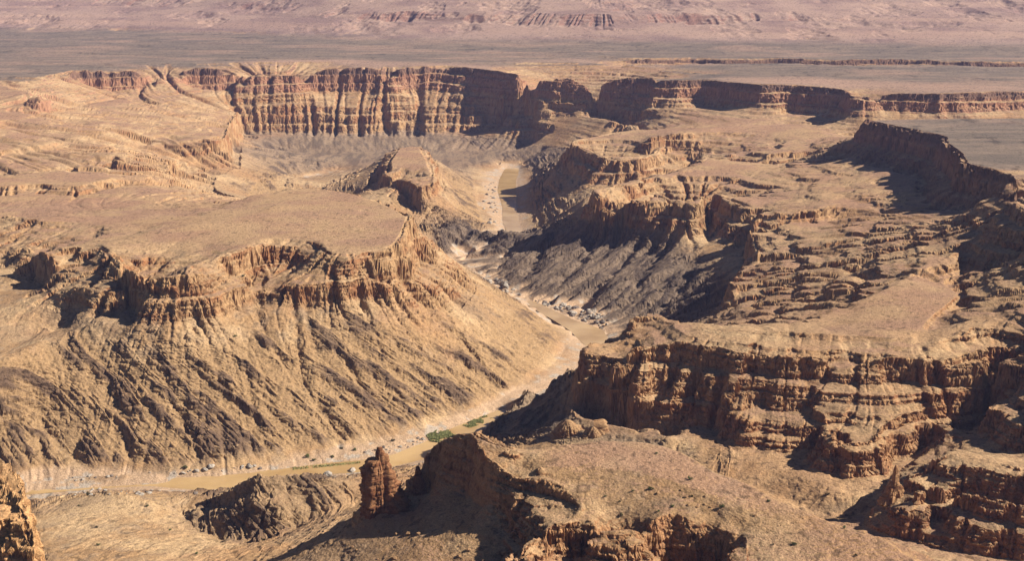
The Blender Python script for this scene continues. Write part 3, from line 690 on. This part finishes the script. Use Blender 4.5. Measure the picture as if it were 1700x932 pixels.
def pillar(name, base, height, lobes, label, tint, seed, sink=6.0, rough=1.0, bedh=2.6, beds=.04):
    """a free-standing rock column: union of round lobes (cx, cy, radius, top as a share of the height, taper), weathered"""
    na, nh = 110, 120
    a = np.linspace(0, 2 * np.pi, na, endpoint=False); t = np.linspace(0, 1, nh)
    A, T = np.meshgrid(a, t); R = np.full(A.shape, .02)
    for cx, cy, r0, top, tp in lobes:
        u = np.clip(1 - (T / top), 0, 1)
        rad = r0 * (np.clip(u, 0, 1) ** tp) * (1 + .35 * np.clip(.25 - T, 0, 1) * 2)
        cx_, cy_ = cx, cy
        along = cx_ * np.cos(A) + cy_ * np.sin(A); across = -cx_ * np.sin(A) + cy_ * np.cos(A)
        q = rad * rad - across * across
        R = np.maximum(R, np.where((q > 0) & (T < top), along + np.sqrt(np.maximum(q, 0)), .02))
    x, y, z = R * np.cos(A), R * np.sin(A), T * (height + sink) - sink
    zq = z + 1.2 * vnoise3(x / 9, y / 9, z / 9 + seed); st = zq / 3.4; st = (st - np.floor(st)); ledg = sstep(0, .25, st) - sstep(.75, 1, st)
    jt = np.clip(1 - np.abs(vnoise3(np.cos(A) * 3.2 + seed, np.sin(A) * 3.2, z / 22)) / .16, 0, 1)
    w = (-.16 * jt + beds * ledg + vnoise3(np.cos(A) * 2.2 + seed, np.sin(A) * 2.2, z / (bedh * 7)) * .14 + np.abs(vnoise3(np.cos(A) * 5 + seed, np.sin(A) * 5, z / (bedh * 3))) * -.14
         + vnoise3(A * 0 + seed, x / 30, z / bedh) * .075 + vnoise3(x / 1.3, y / 1.3, z / 1.1 + seed) * .05 + vnoise3(x / 3, y / 3, z / 2.5 + seed) * .08)
    k = 1 + rough * w * 1.3
    P = np.stack([base.x + x * k, base.y + y * k, base.z + z], -1).reshape(-1, 3)
    i = np.arange(nh * na).reshape(nh, na); n = np.roll(i, -1, 1)
    f = np.stack([i[:-1], n[:-1], n[1:], i[1:]], -1).reshape(-1, 4)
    bn = vnoise3(A * 0 + seed, x / 20, z / 2.2) + .6 * vnoise3(x / 4, y / 4, z / 3)
    c = mix(np.broadcast_to(np.array(tint, np.float32), (nh, na, 3)).copy(), np.array(tint, np.float32) * np.array([.62, .52, .5], np.float32), sstep(-.2, .7, bn))
    c = np.concatenate([c.reshape(-1, 3), np.ones((nh * na, 1), np.float32)], 1)
    o = mesh_from(name, P - np.array(base), f, ROCK, c); o.location = base
    return tag(o, label, name.split('_')[-1])
REDROCK = (.25, .12, .055)
b0 = ground(632, 846); pillar('rock_pillar', b0, 46, [(-4, 0, 8.5, .84, .12), (.5, 1, 5, 1.0, .2), (-9, -2, 5.5, .74, .12), (4.5, 2, 6, .90, .25), (8, 1, 8, .66, .25), (13, 2, 7, .4, .3)], 'tall reddish rock pillar standing apart left of the ridge above the river', REDROCK, 3.3)
b1 = ground(694, 806); pillar('rock_spire', b1, 15, [(0, 0, 4.5, 1, .4), (2, 0, 4, .6, .4)], 'small pointed red spire between the tall rock pillar and the ridge cliff', REDROCK, 8.1)
b2 = ground(1484, 826); pillar('rock_spire', b2, 27, [(0, 0, 4.2, 1, .35), (-4, -1, 5, .6, .4), (4, 0, 5, .5, .5), (-9, -2, 5, .3, .5)], 'thin stacked rock spire below the shadowed cliff near the right edge', (.36, .20, .095), 15.7)
b3 = ground(942, 718); pillar('rock_fin', b3, 13, [(0, 0, 17, 1, .5), (9, 2, 13, .7, .5)], 'rounded tan rock hump at the foot of the shadowed red cliff, left of the pair', (.33, .20, .10), 21.2, bedh=6, beds=0)
b4 = ground(985, 724); pillar('rock_fin', b4, 16, [(0, 0, 13, .7, .5), (8, 3, 9, 1, .5), (-9, -3, 10, .4, .5)], 'leaning tan rock fin at the foot of the shadowed red cliff, right of the pair', (.33, .20, .10), 27.9, bedh=6, beds=0)

rnd = random.Random(5)
STONE = rock_mat('river_stone', .6, False, (.33, .285, .235))
STONE_DARK = rock_mat('river_stone_dark', .6, False, (.16, .13, .11))
def boulder_mesh(k, mat):
    bm = bmesh.new(); bmesh.ops.create_icosphere(bm, subdivisions=3, radius=1)
    for v in bm.verts:
        d = v.co.normalized()
        f = 1 + .35 * float(vnoise3(d.x * 1.3 + k * 7, d.y * 1.3, d.z * 1.3)) + .16 * float(vnoise3(d.x * 3 + k, d.y * 3, d.z * 3 + 4))
        v.co = Vector((d.x * f * 1.15, d.y * f * .9, d.z * f * .72))
    me = bpy.data.meshes.new('boulder'); bm.to_mesh(me); bm.free(); me.materials.append(mat); return me
BROWN = rock_mat('rubble_stone', .8, False, (.27, .16, .08))
BOULD = [boulder_mesh(k, m) for k in range(4) for m in (STONE, STONE_DARK, BROWN)]
def drop_boulder(px, py, size, label, group, dark):
    p = ground(px, py)
    o = bpy.data.objects.new('boulder', BOULD[rnd.randrange(4) * 3 + dark]); scene.collection.objects.link(o)
    o.location = (p.x, p.y, p.z + size * .25); o.scale = (size, size, size * rnd.uniform(.7, 1)); o.rotation_euler = (0, 0, rnd.uniform(0, 6.28))
    tag(o, label, 'boulder', group)
def scatter(poly, n, smin, smax, label, group, pd):
    k = 0; xs = [p[0] for p in poly]; ys = [p[1] for p in poly]; pa = np.array(poly, float)
    while k < n:
        x, y = rnd.uniform(min(xs), max(xs)), rnd.uniform(min(ys), max(ys))
        if inside(pa, np.array([x]), np.array([y]))[0]:
            drop_boulder(x, y, smin + (smax - smin) * rnd.random() ** 2.5, label, group, 2 if pd > 1 else int(rnd.random() < pd)); k += 1
scatter([(870,490),(930,505),(1000,522),(1030,545),(1000,548),(955,528),(905,508)], 75, 1.6, 5.5, 'grey boulder among many on the far bank of the upper river bend', 'boulders on the far bank of the upper river bend', .45)
scatter([(792,455),(850,474),(868,492),(840,484)], 30, 1.6, 4.5, 'pale boulder in the dry channel upstream of the upper river bend', 'boulders in the dry channel', .4)
scatter([(800,300),(822,300),(832,380),(800,372)], 30, 2, 5, 'pale boulder on the bank beside the distant river reach', 'boulders beside the distant river reach', .3)
scatter([(60,822),(170,812),(340,817),(330,822),(170,824)], 40, .8, 2.6, 'white boulder on the near bank of the river', 'white boulders on the near river bank', .12)
scatter([(100,794),(380,777),(440,767),(440,778),(260,791),(110,801)], 28, .8, 2.8, 'pale boulder at the foot of the mesa slope by the water', 'boulders at the foot of the mesa slope', .35)
scatter([(600,752),(690,728),(735,722),(700,736),(650,756)], 28, .7, 2.0, 'grey stone on the gravel bank opposite the rock pillar', 'stones on the gravel bank', .5)
scatter([(560,890),(640,880),(760,890),(800,930),(560,930)], 22, .5, 2.0, 'brown rock lying on the talus below the ridge cliff', 'rocks on the talus below the ridge cliff', 2)
scatter([(985,815),(1140,800),(1290,860),(1330,900),(1240,850),(1090,845)], 14, .4, 1.3, 'small brown stone lying on the smooth ridge top', 'stones on the smooth ridge top', 2)
for px, py, sz, lb in [(415,777,3.2,'white angular boulder at the water edge below the mesa slope'), (350,776,3.4,'whitish upright boulder at the slope foot beside a green shrub'),
                       (545,789,3.6,'flat grey boulder lying at the near edge of the river'), (585,783,4.2,'brown boulder beside the river just left of the rock pillar')]:
    drop_boulder(px, py, sz, lb, None, 0)

# shrubs: a short woody stem and many small leaves
LEAF, nt, b = new_mat('shrub_leaf')
geo = nt.nodes.new('ShaderNodeNewGeometry'); cr = nt.nodes.new('ShaderNodeValToRGB')
cr.color_ramp.elements[0].color = (.05,.065,.022,1); cr.color_ramp.elements[1].color = (.13,.135,.05,1)
nt.links.new(geo.outputs['Random Per Island'], cr.inputs[0]); nt.links.new(cr.outputs[0], b.inputs['Base Color'])
WOOD, nt, b = new_mat('shrub_wood')
tn = nt.nodes.new('ShaderNodeTexNoise'); tn.inputs['Scale'].default_value = 8; cr = nt.nodes.new('ShaderNodeValToRGB')
cr.color_ramp.elements[0].color = (.10,.07,.045,1); cr.color_ramp.elements[1].color = (.2,.15,.1,1)
nt.links.new(tn.outputs[0], cr.inputs[0]); nt.links.new(cr.outputs[0], b.inputs['Base Color'])
def shrub_meshes(k):
    r = random.Random(k); v = []; f = []
    clumps = [(r.uniform(-.6,.6), r.uniform(-.6,.6), r.uniform(.25,.8), r.uniform(.28,.5)) for _ in range(9)]
    for _ in range(420):
        cx, cy, cz, cr_ = r.choice(clumps)
        d = Vector((r.gauss(0,1), r.gauss(0,1), r.gauss(0,1))).normalized() * cr_ * r.random() ** .4
        c = Vector((cx, cy, max(cz, .05))) + d; c.z = max(c.z, .04)
        a = Vector((r.gauss(0,1), r.gauss(0,1), r.gauss(0,1))).normalized(); b_ = a.orthogonal().normalized(); n_ = len(v)
        v += [c + a * .13, c + b_ * .06, c - a * .13, c - b_ * .06]; f.append((n_, n_+1, n_+2, n_+3))
    ml = bpy.data.meshes.new('foliage'); ml.from_pydata(v, [], f); ml.materials.append(LEAF)
    bm = bmesh.new()
    for cx, cy, cz, _ in clumps:
        p0, p1 = Vector((0, 0, -.2)), Vector((cx, cy, cz)); d = (p1 - p0); q = d.to_track_quat('Z', 'Y').to_matrix().to_4x4(); q.translation = (p0 + p1) / 2
        bmesh.ops.create_cone(bm, cap_ends=True, segments=5, radius1=.05, radius2=.02, depth=d.length, matrix=q)
    ms = bpy.data.meshes.new('stem'); bm.to_mesh(ms); bm.free(); ms.materials.append(WOOD)
    return ml, ms
SHRUBS = [shrub_meshes(k) for k in range(4)]
def shrub(px, py, size, label, group='desert shrubs'):
    p = ground(px, py); k = rnd.randrange(4)
    e = bpy.data.objects.new('shrub', None); scene.collection.objects.link(e); e.location = p; e.rotation_euler.z = rnd.uniform(0, 6.28); e.scale = (size,) * 3
    for nm, me in zip(('foliage', 'stem'), SHRUBS[k]):
        o = bpy.data.objects.new(nm, me); scene.collection.objects.link(o); o.parent = e
    tag(e, label, 'shrub', group)
RG = 'shrubs on the foreground ridge'; LG = 'shrubs on the lower slopes'; BG = 'shrubs on the river banks'
for px, py, sz, lb, g in [
    (1146,797,2.0,'olive shrub on the back edge of the smooth ridge, near its middle',RG),(1199,843,1.9,'green shrub above the right shadowed pit of the ridge',RG),
    (1116,843,1.6,'dark shrub on the rim of the left shadowed pit of the ridge',RG),(1148,825,1.2,'small shrub on bare ground just behind the two shadowed pits',RG),
    (1319,906,1.6,'dark round shrub alone on the smooth slope at the bottom right',RG),(1404,875,1.4,'green shrub at the far edge of the ridge where it meets the wash',RG),
    (1284,906,1.0,'brown tuft left of the dark round shrub on the smooth slope',RG),(1275,834,1.3,'shrub on the rubbly back shoulder of the ridge',RG),
    (1081,814,1.9,'widest dark shrub on the smooth top of the ridge',RG),(1090,754,1.2,'small shrub near the crest of the smooth dome',RG),
    (1051,816,1.0,'low dark tuft left of the widest shrub on the ridge top',RG),(1031,857,1.8,'pale green shrub above the front cliff of the ridge',RG),
    (1005,825,1.0,'tiny dark shrub right of the hollow in the ridge',RG),(1028,834,1.0,'tiny dark shrub below and right of another near the hollow',RG),
    (1093,850,1.1,'small dark shrub between the pale green shrub and the pits',RG),(1420,924,1.2,'green tuft at the bottom edge of the smooth slope',RG),
    (1374,823,2.0,'grey green shrub on the mound below the cliff block',LG),(147,821,3.0,'dark green shrub on the white stones of the near river bank',BG),
    (308,778,3.0,'dark green shrub at the foot of the mesa slope by the water',BG),(159,878,1.7,'dark shrub on the tan hill at the lower left',LG),
    (163,906,1.8,'olive shrub lower on the tan hill at the lower left',LG),(244,841,1.6,'small shrub near the top of the brown hill by the river',LG),
    (131,841,1.2,'tiny dark shrub left of the brown hill top',LG),(283,882,1.5,'pale shrub at the edge of the sandy gully',LG),
    (326,921,1.6,'green shrub on the slope below the sandy gully',LG),(437,899,2.6,'bright green bush in the shadow under the dark knoll',LG),
    (510,760,3.2,'large olive shrub on the sand bar above the river',BG),(521,765,2.4,'olive shrub just right of the largest one on the sand bar',BG),
    (552,760,2.4,'dark shrub on the sand bar nearest the slope foot',BG),(566,746,2.2,'olive shrub at the top of the sand bar',BG),
    (589,748,2.4,'round shrub on the bank behind the rock pillar',BG),(653,733,2.6,'lone green shrub on the grey gravel bank',BG),
    (390,560,2.2,'small shrub on the talus below the mesa cliff',LG),(404,460,2.2,'green shrub on a ledge of the mesa cliff',LG)]:
    shrub(px, py, sz, lb, g)

# reeds and grass by the water
GR, nt, b = new_mat('green_grass')
geo = nt.nodes.new('ShaderNodeNewGeometry'); cr = nt.nodes.new('ShaderNodeValToRGB')
cr.color_ramp.elements[0].color = (.20,.22,.08,1); cr.color_ramp.elements[1].color = (.33,.32,.13,1)
nt.links.new(geo.outputs['Random Per Island'], cr.inputs[0]); nt.links.new(cr.outputs[0], b.inputs['Base Color'])
gv = []; gf = []
for poly, n in (([(708,724),(725,716),(745,714),(762,716),(775,722),(760,730),(735,735),(715,733)], 5200), ([(768,706),(785,697),(806,690),(816,694),(800,704),(780,710)], 3200),
                ([(470,778),(520,773),(600,766),(600,769),(530,776),(480,781)], 1500)):
    P = plan(.004, *poly) * H; mn, mxx = P.min(0), P.max(0); k = 0
    xs = np.array([[rnd.uniform(mn[0], mxx[0]), rnd.uniform(mn[1], mxx[1])] for _ in range(n * 2)])
    ok = inside(P, xs[:, 0], xs[:, 1]) & (fbm2(xs[:, 0] / 9, xs[:, 1] / 9, 3) > -.18)
    for x, y in xs[ok]:
        z = max(height_at(x, y), 1.2); a = rnd.uniform(0, 6.28); w, h = .35, rnd.uniform(.5, 1.5); n_ = len(gv); dx, dy = math.cos(a) * w, math.sin(a) * w; lx, ly = rnd.gauss(0, .3), rnd.gauss(0, .3)
        gv += [(x - dx, y - dy, z - .2), (x + dx, y + dy, z - .2), (x + lx + dx * .5, y + ly + dy * .5, z + h), (x + lx - dx * .5, y + ly - dy * .5, z + h)]; gf.append((n_, n_+1, n_+2, n_+3))
me = bpy.data.meshes.new('grass'); me.from_pydata(gv, [], gf); me.materials.append(GR)
o = bpy.data.objects.new('grass', me); scene.collection.objects.link(o); tag(o, 'bright green grass growing in patches along the muddy river', 'grass', kind='stuff')
tick('things')

# ------------------------------------------------------------------ haze
HZ = True
if HZ:
    x1, y0, y1, z0, z1 = 5200., -400., 8600., -40., 560.
    vsx = np.array([(x, y, z) for x in (-x1, x1) for y in (y0, y1) for z in (z0, z1)], np.float32)
    fcs = np.array([(0,1,3,2),(4,6,7,5),(0,4,5,1),(2,3,7,6),(0,2,6,4),(1,5,7,3)])
    m = bpy.data.materials.new('haze'); m.use_nodes = True; nt = m.node_tree; nt.nodes.remove(nt.nodes['Principled BSDF'])
    pv = nt.nodes.new('ShaderNodeVolumePrincipled'); pv.inputs['Color'].default_value = (.50,.55,1.0,1); pv.inputs['Density'].default_value = 2.2e-5; pv.inputs['Anisotropy'].default_value = 0.0
    nt.links.new(pv.outputs[0], nt.nodes['Material Output'].inputs['Volume'])
    o = mesh_from('haze', vsx, fcs, m); o['kind'] = 'stuff'; o['label'] = 'thin bluish haze in the canyon air'; o['category'] = 'haze'
tick('done')
